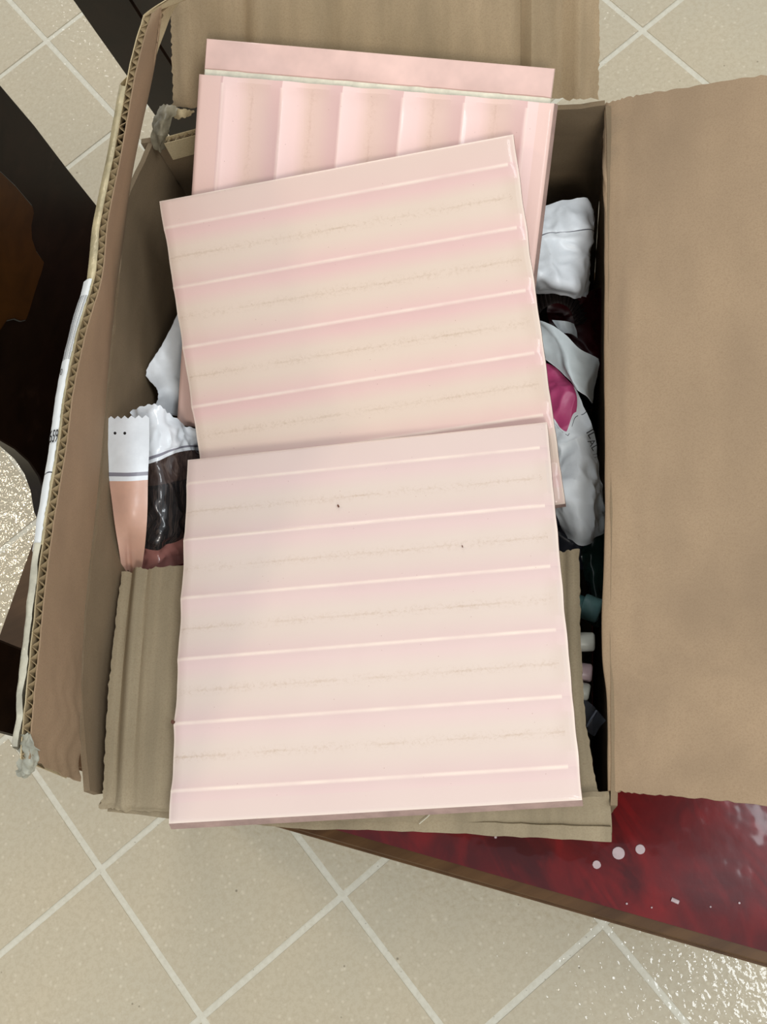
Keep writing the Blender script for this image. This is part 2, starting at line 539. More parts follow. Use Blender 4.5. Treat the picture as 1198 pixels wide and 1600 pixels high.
for l0 in (0.0, None):
    mb = MB()
    if l0 is not None:
        SW = (onplane(12, 1004, P0, bn) - P0).dot(ld)
        ol = [bk(.0, -.461), bk(.04, -.461), bk(SW, -.045), bk(SW, .12), bk(SW - .006, BH), bk(.0, BH), bk(-.002, .2), bk(-.002, -.045)]
    else:
        q1, q2 = onplane(200, 0, P0, bn) - P0, onplane(224, 34, P0, bn) - P0
        f_ = lambda r: q2.dot(ld) + (q1.dot(ld) - q2.dot(ld)) * (r - q2.dot(rd)) / (q1.dot(rd) - q2.dot(rd))
        ol = [bk(f_(0) + .05, -.461), bk(f_(0) + .10, -.461), bk(f_(0) + .125, -.045), bk(f_(0) + .115, .12), bk(f_(.3) + .07, BH), bk(f_(.3), BH), bk(f_(.18), .18), bk(f_(-.045) - .010, -.045)]
    prism(mb, ol, -bn * (.028 if l0 is not None else .064), .002)
    mb.build('stile', M_WOOD, chair)
mb = MB()
n = 24
top = [bk(.0 - .01 + .66 * k / n, BH + .075 + .03 * sin(pi * k / n)) for k in range(n + 1)]
bot = [bk(.65 - .66 * k / n, BH - .0 + .0 * sin(pi * k / n)) for k in range(n + 1)]
prism(mb, top + bot, -bn * .028, .002)
mb.build('top_rail', M_WOOD, chair)
# splat: outline read on the back plane
def bp(px, py):
    q = onplane(px, py, P0, bn) - P0
    return (q.dot(ld), q.dot(rd))
lo = [bp(*q) for q in ((200, 900), (95, 850), (76, 805), (70, 770), (61, 745), (46, 722), (24, 702), (0, 688), (-40, 665))]
hi = [bp(*q) for q in ((-60, 52), (0, 131), (55, 196), (105, 262), (160, 331), (200, 390))]
lo = [(lo[0][0], .0)] + lo[1:] + [(lo[-1][0] - .012, BH)]
hi = [(hi[0][0] + .015, BH)] + hi + [(hi[-1][0] - .02, .0)]
mb = MB()
pr = prism(mb, [bk(*q) for q in lo + hi], -bn * .016, .0012)
splat = mb.build('splat', M_WOOD, chair)
inl = [(-130, 200), (-40, 236), (0, 270), (22, 291), (48, 322), (50, 332), (46, 352), (47, 372), (54, 392), (66, 409), (62, 425), (52, 455), (44, 482), (38, 499), (30, 501), (20, 497), (8, 500), (0, 512), (-20, 540), (-130, 560)]
io = [bk(*bp(*q)) for q in inl]
cc = sum(io, Vector()) / len(io)
mb = MB()
prism(mb, [p + (p - cc).normalized() * .0012 + bn * .0006 for p in io], -bn * .0016)
mb.build('groove_line', M_GROOVE, splat, origin=Vector(chair.location))
mb = MB()
prism(mb, [p + bn * .0026 for p in io], -bn * .0036, .001)
mb.build('inlay_panel', M_WOOD_IN, splat, origin=Vector(chair.location))

# ---------------------------------------------------------------- cardboard box
RZm = .82
NL, NR, FR, FL = at(157, 1262, .812), at(952, 1258, RZm), at(945, 166, RZm), at(240, 222, RZm)
box = empty('cardboard_box', Vector((.02, .31, SZ + .0045)), 'open battered brown cardboard box full of tiles and wrappers', 'box')
BZ = SZ + .0065
def low(p, q, k=.0): return Vector((p.x, p.y, BZ))
leftrim = [A((*q, RZm)) for q in ((140, 1236), (129, 1160), (130, 1049), (136, 970), (148, 850), (160, 744), (169, 642), (184, 474), (197, 330), (211, 242), (222, 223), (240, 223))]
def resamp(pts, n):
    L = [0]
    for a, b in zip(pts, pts[1:]): L.append(L[-1] + (b - a).length)
    out = []
    for k in range(n + 1):
        t = L[-1] * k / n
        i = 0
        while i < len(L) - 2 and L[i + 1] < t: i += 1
        out.append(pts[i].lerp(pts[i + 1], (t - L[i]) / max(1e-9, L[i + 1] - L[i])))
    return out
LR = resamp(leftrim, 8)
bdir = (FR - NR).normalized()
BLn, BLf, BRn, BRf = [Vector((p.x, p.y, BZ)) for p in (NL + (NR - NL) * .04 + bdir * .014, FL + (FR - FL) * .02, NR + (NL - NR) * .01, FR + (FL - FR) * .01)]
wall = lambda u, v, p: .0016 * nz(p, 11) + .0006 * nz(p, 60)
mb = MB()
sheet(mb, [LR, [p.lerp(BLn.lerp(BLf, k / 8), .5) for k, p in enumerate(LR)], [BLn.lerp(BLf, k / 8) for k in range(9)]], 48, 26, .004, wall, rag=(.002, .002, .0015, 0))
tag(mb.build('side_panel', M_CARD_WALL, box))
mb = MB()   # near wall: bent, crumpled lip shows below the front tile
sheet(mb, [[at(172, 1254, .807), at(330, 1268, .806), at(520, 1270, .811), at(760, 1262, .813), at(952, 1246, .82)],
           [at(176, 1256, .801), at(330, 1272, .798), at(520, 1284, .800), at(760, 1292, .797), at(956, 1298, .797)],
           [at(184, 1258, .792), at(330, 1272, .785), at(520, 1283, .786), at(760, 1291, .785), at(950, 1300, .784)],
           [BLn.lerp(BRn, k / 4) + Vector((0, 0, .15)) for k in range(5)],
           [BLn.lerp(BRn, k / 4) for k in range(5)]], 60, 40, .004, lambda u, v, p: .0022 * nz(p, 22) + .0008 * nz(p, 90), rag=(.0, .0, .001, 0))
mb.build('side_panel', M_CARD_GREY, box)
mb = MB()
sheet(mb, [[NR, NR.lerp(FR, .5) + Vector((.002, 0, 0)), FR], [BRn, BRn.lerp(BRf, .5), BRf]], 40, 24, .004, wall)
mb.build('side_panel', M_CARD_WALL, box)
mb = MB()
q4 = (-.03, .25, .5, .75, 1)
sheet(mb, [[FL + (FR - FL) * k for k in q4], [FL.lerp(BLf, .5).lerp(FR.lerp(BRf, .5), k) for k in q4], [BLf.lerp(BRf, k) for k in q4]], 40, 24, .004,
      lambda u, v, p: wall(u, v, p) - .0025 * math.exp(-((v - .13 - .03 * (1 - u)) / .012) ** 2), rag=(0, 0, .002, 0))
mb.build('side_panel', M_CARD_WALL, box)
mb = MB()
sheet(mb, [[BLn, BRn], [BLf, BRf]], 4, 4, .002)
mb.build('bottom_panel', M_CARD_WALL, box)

# left flap: inner liner, fluting, outer liner, printed label, tape
topin = [A(q) for q in ((47, 1186, .893), (60, 1020, .896), (67, 966, .897), (83, 825, .900), (101, 733, .902), (116, 615, .905), (135, 524, .908), (160, 439, .911), (169, 354, .913), (182, 287, .915), (194, 223, .918), (206, 152, .921), (219, 84, .924), (236, 22, .926))]
TI = resamp(topin, 13)
botin = [A((*q, RZm + .001)) for q in ((124, 1221), (125, 1160), (126, 1049), (132, 970), (144, 850), (156, 744), (165, 642), (180, 474), (194, 330), (208, 232))]
BI = resamp(botin, 13)
# torn far end: the lower edge of the flap rises to the tip
tear = [A(q) for q in ((217, 212, .832), (223, 170, .86), (232, 148, .88), (246, 66, .90), (252, 12, .925))]
rows = []
for k in range(14):
    rows.append([TI[k], TI[k].lerp(BI[k], .33), TI[k].lerp(BI[k], .66), BI[k]])
rows[13] = [TI[13], tear[4].lerp(TI[13], .4), tear[4], tear[3].lerp(tear[4], .5)]
rows[12] = [TI[12], tear[3].lerp(TI[12], .4), tear[3], tear[3].lerp(tear[2], .5)]
rows[11] = [TI[11], TI[11].lerp(tear[2], .5), tear[2], tear[1]]
inward = lambda u, v, p: .0010 * nz(p, 14) + .0005 * nz(p, 55) + .0022 * math.exp(-((v - .72 - .25 * u * 0) / .03) ** 2) * 0
mb = MB()
QL = sheet(mb, rows, 16, 150, .0008, lambda u, v, p: .0010 * nz(p, 14) + .0012 * (1 - min(1, v * 5)) * u * sin(u * 26 + 6 * nz((v, 0, 0), 20)), rag=(.0007, .0012, .0015, .002), seed=4)
flap = mb.build('flap', M_CARD_PINK, box)
flap['label'] = 'torn left flap standing upright with bare corrugated edge'
org = Vector(box.location)
edge = [QL[j][0][0].copy() for j in range(151)]
ER = resamp(edge, 1100)
def outw(k, d=.0045):
    a = ER[max(0, k - 12)]; b = ER[min(len(ER) - 1, k + 12)]
    t = (b - a).normalized()
    s = t.cross(Vector((0, 0, 1))).normalized()
    if s.dot(Vector((-.88, .45, 0))) < 0: s = -s
    return s * d
DN = [(QL[j][3][0] - QL[j][0][0]).normalized() for j in range(151)]
def dirdown(k):
    return DN[min(150, int(150 * k / (len(ER) - 1)))]
down = lambda k, h: dirdown(k) * h
V, F = [], []
Lt = 0
for k, p in enumerate(ER):
    if k: Lt += (ER[k] - ER[k - 1]).length
    ph = 2 * pi * Lt / .0079
    a = .5 + .47 * sin(ph) + .06 * nz((Lt * 60, 3, 0))
    h = -.0006 + .0014 * nz((Lt * 140, 9, 0))
    q = p + outw(k, .0044 * a + .0014)
    V += [q + Vector((0, 0, h)), q + down(k, .03)]
    if k: F.append((2 * k - 2, 2 * k - 1, 2 * k + 1, 2 * k))
mb = MB(); mb.add(V, F)
fl = mb.build('fluting', M_FLUTE2, flap, origin=org)
md = fl.modifiers.new('thick', 'SOLIDIFY'); md.thickness = .0005
def strip(k0, k1, prof, name, m, thick, step=8, wig=0.0, parent=None, amp=None, seed=0):
    """runs along the flap edge with a cross profile of (outward, up) pairs"""
    ks = list(range(k0, k1 + 1, step))
    rows_ = []
    for k in ks:
        g = amp(k) if amp else 1
        rows_.append([ER[k] + outw(k, o_ * g + wig * nz((k * .03, o_ * 400, seed))) - dirdown(k) * (h_ + wig * nz((k * .03, h_ * 400 + 5, seed))) for o_, h_ in prof])
    mb_ = MB()
    sheet(mb_, rows_, (len(prof) - 1) * 3, len(rows_) - 1, thick, rag=(.0004, .0004, .0, .0))
    return mb_.build(name, m, flap if parent is None else parent, origin=org)
kk = lambda py: min(range(len(ER)), key=lambda k: abs(proj_y(ER[k]) - py))
def proj_y(p):
    q = CR.transposed() @ (p - CP)
    return 800 - FPX * q.y / -q.z
NE = len(ER) - 1
strip(0, NE, [(.0052, .0002), (.0056, -.006), (.0050, -.02), (.0015, -.06)], 'outer_liner', M_FLUTE, .0006, 8, .0005)
def tape_mat(name, c, alpha=1, rough=.15):
    t = NT(name)
    n = t.noise(60, 4, .6)
    col = t.mix(t.ramp(n, [(.35, 0.0), (.65, 1.0)]), lin(c), lin(tuple(int(x * .8) for x in c)))
    return t.fin(col, rough, t.bump(t.noise(90, 3), .5, .002), Specular_IOR_Level=.6)
M_TAPE = tape_mat('clear_packing_tape', (204, 198, 176), rough=.1)
M_TAPE2 = tape_mat('yellowed_packing_tape', (206, 190, 150), rough=.3)
ka, kb, kc = kk(1175), kk(852), kk(438)
kd = kk(150)
strip(kb, kk(128), [(.0060, .0010), (.0085, .0006), (.0108, -.0016), (.0118, -.006), (.0100, -.03)], 'yellowed_tape', M_TAPE2, .0004, 8, .0006, amp=lambda k: .92)
lab = strip(kb - 6, kc, [(.0064, .0018), (.0085, .0016), (.0112, -.0006), (.0126, -.006), (.0108, -.035)], 'shipping_label', None, .0003, 4, .0003)
t = NT('printed_label')
U = t.xyz('UV')
vv = U[1]
bars = t.math('GREATER_THAN', t.noise(1, 0, vec=t.scalev((60, .4, 1), 'UV')), .5)
zone = t.math('MULTIPLY', t.math('GREATER_THAN', vv, .69), t.math('LESS_THAN', vv, .935))
z2 = t.math('MULTIPLY', t.math('GREATER_THAN', vv, .268), t.math('LESS_THAN', vv, .273))
col = t.mix(t.math('MULTIPLY', bars, zone), lin((226, 228, 226)), lin((74, 72, 74)))
col = t.mix(z2, col, lin((60, 60, 66)))
col = t.mix(t.ramp(t.noise(20, 3), [(.5, 0.0), (.8, .3)]), col, lin((190, 196, 200)))
lab.data.materials.append(t.fin(col, .35, None))
M_INK = plain('black_ink', (34, 32, 34), .5)
def lettering(txt, size, origin_pt, right, up, parent, po, name='printed_number', m=None, sqz=1.0):
    cu = bpy.data.curves.new('txt', 'FONT'); cu.body = txt; cu.size = size; cu.extrude = .00008
    cu.align_x = 'CENTER'; cu.align_y = 'CENTER'
    ob = bpy.data.objects.new('txt', cu); COL.objects.link(ob)
    dg = bpy.context.evaluated_depsgraph_get(); dg.update()
    me = bpy.data.meshes.new_from_object(ob.evaluated_get(dg))
    bpy.data.objects.remove(ob)
    rgt = right.normalized(); nn = rgt.cross(up).normalized(); upv = nn.cross(rgt)
    Mx = Matrix((rgt * sqz, upv, nn)).transposed().to_4x4(); Mx.translation = origin_pt - po
    me.transform(Mx)
    me.name = name
    me.materials.clear(); me.materials.append(m or M_INK)
    o = bpy.data.objects.new(name, me); COL.objects.link(o)
    o.parent = parent
    return o
def lab_pt(py, o_=.0108, h_=.0008):
    k = kk(py)
    return ER[k] + outw(k, o_) - dirdown(k) * h_, (ER[min(k + 20, NE)] - ER[k - 20]).normalized(), outw(k, 1.0)
lp, lt, lo_ = lab_pt(686, .0088, .0026)
lettering('659', .0115, lp, (-lo_ * .94 + Vector((0, 0, .34))), lt, lab, org, sqz=.42)
lp, lt, lo_ = lab_pt(588, .0098, .0028)
lettering('0', .006, lp, (-lo_ + Vector((0, 0, .3))), lt, lab, org, sqz=.6)
strip(kk(1168), kb + 2, [(.0062, .0022), (.0088, .0026), (.0110, .0004), (.0116, -.006), (.0096, -.03)], 'clear_tape', M_TAPE, .0004, 6, .0011, seed=5)
# crumpled tape end at the near tip of the flap
mb = MB()
cr_ = [[(32, 1150, .893), (44, 1146, .896), (56, 1168, .893)], [(26, 1172, .888), (44, 1172, .895), (62, 1186, .886)], [(30, 1192, .88), (46, 1196, .888), (52, 1204, .88)], [(22, 1208, .874), (36, 1218, .878), (48, 1210, .872)]]
sheet(mb, cr_, 16, 16, .0006, lambda u, v, p: .0035 * nz(p, 150) + .002 * nz(p, 320), rag=(.003, .003, .002, .004))
mb.build('crumpled_tape_end', tape_mat('dusty_tape', (172, 170, 152), rough=.35), flap, origin=org)

# near flap: folded in over the contents, ridged lengthwise
def nf(u, v, p):
    r_ = 0
    for c0, w0, a0 in ((.045, .018, -.003), (.10, .03, .004), (.145, .012, -.002), (.93, .02, -.003), (.40, .05, .001)):
        cx = c0 + .02 * v * (c0 < .5)
        r_ += a0 * math.exp(-((u - cx) / w0) ** 2)
    r_ *= (.4 + .6 * (1 - v)) if True else 1
    r_ += .0022 * nz((u * 40, v * 4, 0)) * max(0, v - .75) * 4
    r_ += .0007 * nz(p, 20)
    return r_
mb = MB()
sheet(mb, [[(190, 893, .783), (280, 884, .784), (550, 868, .780), (800, 862, .778), (905, 858, .778)],
           [(176, 1010, .793), (270, 1006, .793), (550, 1000, .789), (800, 990, .787), (907, 985, .787)],
           [(166, 1130, .803), (262, 1130, .803), (550, 1120, .799), (800, 1116, .799), (914, 1112, .799)],
           [(161, 1235, .812), (255, 1244, .811), (550, 1240, .808), (800, 1236, .809), (932, 1230, .811)],
           [(154, 1263, .809), (255, 1268, .806), (550, 1266, .805), (800, 1262, .807), (936, 1248, .810)]],
      110, 70, .004, nf, rag=(.0012, .001, .0015, .001), seed=9)
o = mb.build('flap', M_CARD_GREY, box); o['label'] = 'near flap folded inwards under the front tile'
# right flap: folded out, near level
def rf(u, v, p):
    r_ = .0008 * nz(p, 9) + .0003 * nz(p, 50)
    for a, b, cc_, w_, am in ((.02, .02, 1.5, .010, .0016), (.0, .07, 1.1, .012, .0012)):
        r_ += am * math.exp(-((v - b - a - (u - 0) * .9 * .3) / w_) ** 2) * (u < .25)
    r_ += -.0012 * math.exp(-((u - .055 - .02 * sin(v * 9)) / .012) ** 2) * (v > .5)
    return r_
hr = [at(949, 160, .819), at(950, 420, .8195), at(950, 800, .819), at(944, 1000, .819), at(952, 1100, .819), at(953, 1236, .819)]
h0 = [at(944, 166, .812), at(946, 420, .812), at(946, 800, .812), at(941, 1000, .812), at(948, 1100, .812), at(950, 1236, .812)]
m1 = [at(1010, 146, .826), at(1010, 420, .826), at(1010, 800, .825), at(1010, 1000, .825), at(1010, 1100, .825), at(1010, 1240, .824)]
m2 = [at(1198, 116, .838), at(1198, 420, .836), at(1198, 800, .834), at(1198, 1000, .833), at(1198, 1100, .832), at(1198, 1258, .830)]
m3 = [a + (b - c_) * .95 for a, b, c_ in zip(m2, m2, m1)]
rows = [[h0[k], hr[k], m1[k], m2[k], m3[k]] for k in range(6)]
mb = MB()
sheet(mb, rows, 80, 120, .004, rf, rag=(.0003, .001, .0016, .0012), seed=12)
o = mb.build('flap', M_CARD, box); o['label'] = 'wide right flap folded out flat'
# far flap: sloping up and out behind the tiles, with long score lines
def ff(u, v, p):
    r_ = .0006 * nz(p, 12)
    for c0, w0, a0 in ((.03, .012, .0012), (.17, .018, -.0022), (.21, .02, .001), (.37, .03, -.0012), (.80, .012, -.0018), (.83, .016, .002), (.90, .02, -.002), (.95, .015, .002)):
        r_ += a0 * math.exp(-((u - c0) / w0) ** 2)
    return r_ * 2.0 + .0015 * nz((u * 30, v * 3, 4)) * max(0, 1 - v * 8)
a0 = [at(270, 168, .824), at(430, 166, .824), at(600, 163, .824), at(780, 158, .823), at(934, 154, .822)]
a1 = [at(268, 82, .852), at(430, 82, .852), at(600, 80, .85), at(780, 78, .846), at(936, 78, .842)]
a2 = [at(264, 0, .876), at(430, 0, .876), at(600, 0, .872), at(780, 0, .866), at(936, 0, .860)]
a3 = [p + (p - q) * 1.1 for p, q in zip(a2, a1)]
mb = MB()
sheet(mb, [a0, a1, a2, a3], 110, 60, .004, ff, rag=(.0016, .0012, .002, .001), seed=15, fine=400)
o = mb.build('flap', M_CARD_BAND, box); o['label'] = 'far flap opened outwards behind the tiles'
# torn corner at the far left: taped stub, bare corrugated lip
mb = MB()
sheet(mb, [[(247, 164, .842), (262, 163, .845), (278, 168, .842)], [(240, 188, .836), (256, 186, .846), (270, 190, .838)], [(236, 214, .828), (250, 216, .838), (262, 214, .828)], [(240, 232, .815), (250, 238, .82), (258, 232, .814)]],
      16, 20, .003, lambda u, v, p: .003 * nz(p, 90) + .0015 * nz(p, 260), rag=(.002,) * 4, seed=22)
mb.build('torn_corner', tape_mat('dusty_corner_tape', (150, 140, 116), rough=.45), box)
mb = MB()
sheet(mb, [[(264, 176, .832), (282, 170, .838), (304, 176, .830)], [(270, 184, .829), (284, 184, .834), (296, 181, .829)]], 14, 8, .002, lambda u, v, p: .0015 * nz(p, 200), rag=(.002,) * 4, seed=23)
mb.build('torn_scrap', M_FLUTE, box)
# doubled lip with exposed flutes
e0, e1 = at(256, 220, .823), at(330, 200, .823)
mb = MB()
V, F = [], []
for k in range(90):
    p = e0.lerp(e1, k / 89); s = .0022 * sin(k * .42)
    d_ = (e1 - e0).normalized().cross(Vector((0, 0, 1)))
    q = p + d_ * s
    V += [q, q + Vector((0, 0, -.02))]
    if k: F.append((2 * k - 2, 2 * k - 1, 2 * k + 1, 2 * k))
mb.add(V, F)
d_ = (e1 - e0).normalized().cross(Vector((0, 0, 1))).normalized()
for s in (-.0026, .0026):
    obox(mb, e0 + d_ * s - Vector((0, 0, .02)), (e1 - e0), d_ * .0006, Vector((0, 0, .0205)))
q = mb.build('fluting', M_FLUTE, box)

# ---------------------------------------------------------------- pink tiles
TS = .25
def hgt(y, sx=1.0):
    """height of the fluted face at y in -.5..0.5 (top positive)"""
    t_ = .5 - y
    ph = (t_ - .077) / .169
    if ph < 0: return -.0004 - .0012 * (1 - t_ / .077) ** 2 * 0
    if ph > 5: return -.0004
    f = ph % 1.0
    return -.0026 * (1 - (2 * f - 1) ** 2) ** .8
def make_tile(name, corners, m, label, th=.0075, rot=0, plain_=False, scale=1.0):
    """corners TL, TR, BR, BL in the world; rot=1: flutes run along the tile's other axis"""
    TL, TR, BR, BL = [CP + (Vector(q) - CP) * scale for q in corners]
    c_ = (TL + TR + BR + BL) / 4
    x = (TR - TL + BR - BL).normalized()
    y = (TL - BL + TR - BR); y = (y - x * y.dot(x)).normalized()
    n_ = x.cross(y)
    sz = TS * scale
    if rot: x, y = y, -x      # flutes run down the picture
    nu, nv = 56, 240
    V, uvs = [], []
    ys = [k / nv for k in range(nv + 1)]
    for j in range(nv + 1):
        v = .5 - j / nv
        for i in range(nu + 1):
            s_ = -1 + 2 * i / nu
            u = .5 * (abs(s_) ** .8) * (1 if s_ > 0 else -1)
            h = hgt(v)
            dr = .5 - u                       # plain border on the right side
            k_ = min(1, max(0, (dr - .018) / .02)); k_ = k_ * k_ * (3 - 2 * k_)
            h = h * k_ - .0006 * (1 - k_)
            e = min(.5 - abs(u), .5 - abs(v)) * sz
            if e < .0025: h -= .0016 * (1 - e / .0025) ** 2
            h += .00025 * nz((u * 9, v * 9, len(label)))
            px_ = u * sz; py_ = v * sz
            px_ += .0006 * nz((v * 14, len(label), 0)) * abs(u) * 2
            V.append(Vector((px_, py_, h))); uvs.append((u + .5, v + .5))
    W = nu + 1; Mn = len(V)
    F = []
    for j in range(nv):
        for i in range(nu):
            a = j * W + i
            F.append((a, a + W, a + W + 1, a + 1))
    per = [i for i in range(W)] + [j * W + nu for j in range(1, nv + 1)] + [nv * W + i for i in range(nu - 1, -1, -1)] + [j * W for j in range(nv - 1, 0, -1)]
    for q in per:
        V.append(Vector((V[q].x * 1.002, V[q].y * 1.002 - (.0022 if V[q].y < -sz * .49 else 0), -th))); uvs.append(uvs[q])
    k0 = Mn; n = len(per)
    for k in range(n):
        F.append((per[k], per[(k + 1) % n], k0 + (k + 1) % n, k0 + k))
    F.append(tuple(k0 + k for k in range(n)))
    me = bpy.data.meshes.new(name)
    me.from_pydata(V, [], F)
    bm = bmesh.new(); bm.from_mesh(me); bmesh.ops.recalc_face_normals(bm, faces=bm.faces); bm.to_mesh(me); bm.free()
    me.polygons.foreach_set('use_smooth', [True] * len(me.polygons)); me.set_sharp_from_angle(angle=radians(35))
    me.materials.append(m); me.materials.append(M_SIDE)
    for pl in me.polygons:
        if pl.index >= nu * nv: pl.material_index = 1
    o = bpy.data.objects.new(name, me); COL.objects.link(o)
    Mx = Matrix((x, y, n_)).transposed().to_4x4(); Mx.translation = c_
    o.matrix_world = Mx
    tag(o, label, 'tile', 'pink fluted ceramic tiles piled in the box')
    return o
D_ = [(-0.1059, 0.362, 0.7961), (0.1246, 0.2653, 0.8017), (0.0279, 0.0369, 0.833), (-0.2025, 0.1336, 0.8274)]
C_ = [(-0.043, 0.5249, 0.8485), (0.1906, 0.4367, 0.8608), (0.1124, 0.2169, 0.7711), (-0.1212, 0.305, 0.7587)]
B_ = [(0.0222, 0.5905, 0.868), (0.2288, 0.451, 0.8493), (0.0975, 0.2721, 0.7342), (-0.1091, 0.4116, 0.7529)]
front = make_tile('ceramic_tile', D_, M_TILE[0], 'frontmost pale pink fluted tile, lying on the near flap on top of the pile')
nD = (front.matrix_world.to_3x3() @ Vector((0, 0, 1))).normalized()
for px, py, rr in ((528, 790, 1.5), (270, 1128, 3.2), (722, 853, .8)):
    q = onplane(px, py, Vector(D_[0]) - nD * .0006, nD)
    q = q + nD * .0002
    n = 10; rs = rr / 1850 * .73
    e1 = nD.orthogonal().normalized(); e2 = nD.cross(e1)
    inv = front.matrix_world.inverted()
    mb = MB()
    prism(mb, [inv @ (q + nD * .0004 + (e1 * cos(2 * pi * k / n) + e2 * sin(2 * pi * k / n)) * rs * (1 + .25 * nz((k, px, 2), .6))) for k in range(n)], Vector((0, 0, -.004)))
    mb.build('speck', M_SPECK, front, origin=Vector((0, 0, 0)))
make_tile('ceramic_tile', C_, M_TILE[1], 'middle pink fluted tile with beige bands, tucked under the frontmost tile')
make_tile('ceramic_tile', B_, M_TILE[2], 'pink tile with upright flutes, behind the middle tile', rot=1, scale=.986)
# rearmost tile: unglazed body with a glazed band along its far edge
Bs = [CP + (Vector(q) - CP) * .986 for q in B_]
bx = (Bs[1] - Bs[0]).normalized(); by = (Bs[0] - Bs[3]); by = (by - bx * by.dot(bx)).normalized(); bz = bx.cross(by)
pA = (Bs[0] + Bs[1]) / 2 - bz * .0092
aTL, aTR = onplane(322, 60, pA, bz), onplane(867, 107, pA, bz)
ax_ = (aTR - aTL); wA = ax_.length; ax_.normalize(); ay_ = bz.cross(ax_)
ra = empty('ceramic_tile', (aTL + aTR) / 2 - ay_ * .12 - bz * .0085, 'rearmost pink tile, only its plain band and cream bare edge showing against the far flap', 'tile', 'pink fluted ceramic tiles piled in the box')
mb = MB()
obox(mb, aTL - ay_ * .245 - bz * .0075, ax_ * wA, ay_ * .245, bz * .0068, .0008)
mb.build('bare_body', M_BARE, ra)
mb = MB()
pt = lambda a, b: aTL + ax_ * a - ay_ * b
n = 40
gl = [pt(wA * k / n, 0.0) for k in range(n + 1)]
lowe = [pt(wA * (n - k) / n, .0205 - .0012 * ((n - k) / n) + .0004 * nz((k, 2, 0), .9)) for k in range(n + 1)]
prism(mb, gl + lowe, -bz * .0024, .0009)
mb.build('glazed_band', M_GLAZE_PLAIN, ra)

# ---------------------------------------------------------------- contents
M_CLOTH = plain('dark_maroon_cloth', (26, 8, 9), .9, .5, 90)
mb = MB()
g = []
for j in range(7):
    r_ = []
    for i in range(6):
        u, v = .05 + .90 * i / 5, .05 + .90 * j / 6
        p = BLn.lerp(BRn, u).lerp(BLf.lerp(BRf, u), v)
        z = .69 + .012 * sin(i * 2.1 + j) - .05 * (i == 5) - .02 * (j in (0, 6)) - (.01 if i == 0 else 0)
        r_.append(Vector((p.x, p.y, z)))
    g.append(r_)
sheet(mb, g, 60, 80, .2, lambda u, v, p: .008 * nz(p, 22) + .003 * nz(p, 70), seed=2)
tag(mb.build('folded_cloth', M_CLOTH), 'dark maroon cloth filling the depth of the box under everything', 'cloth')

def wrapper_mat(name, stops, rough=.35, bs=.4, coat=.0, dots=None, metallic=0.0):
    """stops along UV v: list of (pos,color)"""
    t = NT(name)
    U = t.xyz('UV')
    col = t.ramp(U[1], [(p, lin(c)) for p, c in stops], 'CONSTANT')
    n = t.noise(38, 4, .6)
    col = t.mix(t.ramp(n, [(.4, 0.0), (.75, .22)]), col, lin((120, 118, 122)))
    for du, dv, r_ in (dots or []):
        dx = t.math('MULTIPLY', t.math('SUBTRACT', U[0], du), 1.0); dy = t.math('MULTIPLY', t.math('SUBTRACT', U[1], dv), 3.4)
        d2 = t.math('ADD', t.math('MULTIPLY', dx, dx), t.math('MULTIPLY', dy, dy))
        col = t.mix(t.math('LESS_THAN', d2, r_ * r_), col, lin((20, 20, 24)))
    return t.fin(col, rough, t.bump(t.noise(60, 3), bs, .001), Coat_Weight=coat, Metallic=metallic)
WH, GR, PE, DK = (236, 240, 243), (138, 136, 146), (214, 170, 148), (52, 44, 42)
def crk(amp, s, sd=0):
    def f(u, v, p):
        q = Vector(p) + Vector((nz(p, s, sd + 5), nz(p, s, sd + 6), 0)) * .006
        a = 1 - 2.6 * abs(nz(q, s * .8, sd)); b = 1 - 2.6 * abs(nz(q, s * 2.0, sd + 2))
        return amp * (.75 * a + .38 * b + .3 * nz(p, s, sd + 9))
    return f

mb = MB()
sheet(mb, [[(168, 655, 0.816), (200, 654, 0.819), (233, 653, 0.817)], [(169, 700, 0.814), (200, 701, 0.818), (233, 700, 0.815)],
           [(171, 750, 0.810), (202, 750, 0.815), (231, 748, 0.811)], [(178, 810, 0.805), (204, 808, 0.809), (230, 805, 0.805)],
           [(186, 860, .789), (203, 856, .786), (226, 855, .789)], [(193, 905, .768), (205, 903, .765), (219, 902, .768)]], 36, 70, .0004,
      lambda u, v, p: .0004 * nz(p, 60) + (-.003 * math.exp(-((u - .42) / .10) ** 2) * max(0, v - .66) * 3), serr=(0, 0, .0022, 0), teeth=6)
tag(mb.build('food_wrapper', wrapper_mat('peach_wrapper', [(0, WH), (.352, GR), (.378, WH), (.405, PE)], dots=[(.18, .098, .035), (.42, .098, .035)])),
    'narrow wrapper with saw-toothed white end and peach film, against the left side panel', 'wrapper')
mb = MB()
sheet(mb, [[(205, 645, .800), (238, 634, .803), (262, 645, .797), (290, 668, .775), (330, 672, .760)],
           [(231, 690, .797), (244, 690, .799), (268, 690, .792), (292, 690, .773), (330, 690, .757)],
           [(233, 722, .795), (246, 716, .797), (270, 704, .788), (295, 700, .770), (330, 700, .755)],
           [(231, 760, .79), (250, 758, .793), (272, 752, .784), (298, 748, .767), (330, 745, .753)],
           [(229, 815, .783), (250, 820, .788), (272, 825, .779), (298, 825, .762), (330, 825, .751)],
           [(217, 862, .772), (240, 868, .776), (262, 858, .772), (298, 840, .758), (330, 840, .748)],
           [(212, 905, .762), (240, 905, .764), (270, 905, .760), (298, 905, .752), (330, 905, .745)]], 50, 90, .0004, crk(.0028, 60, 3), serr=(0, 0, .0016, 0), teeth=12)
wm = NT('dark_film_wrapper')
U = wm.xyz('UV')
vw = wm.math('ADD', U[1], wm.math('MULTIPLY', wm.math('SUBTRACT', wm.noise(30, 2), .5), .01))
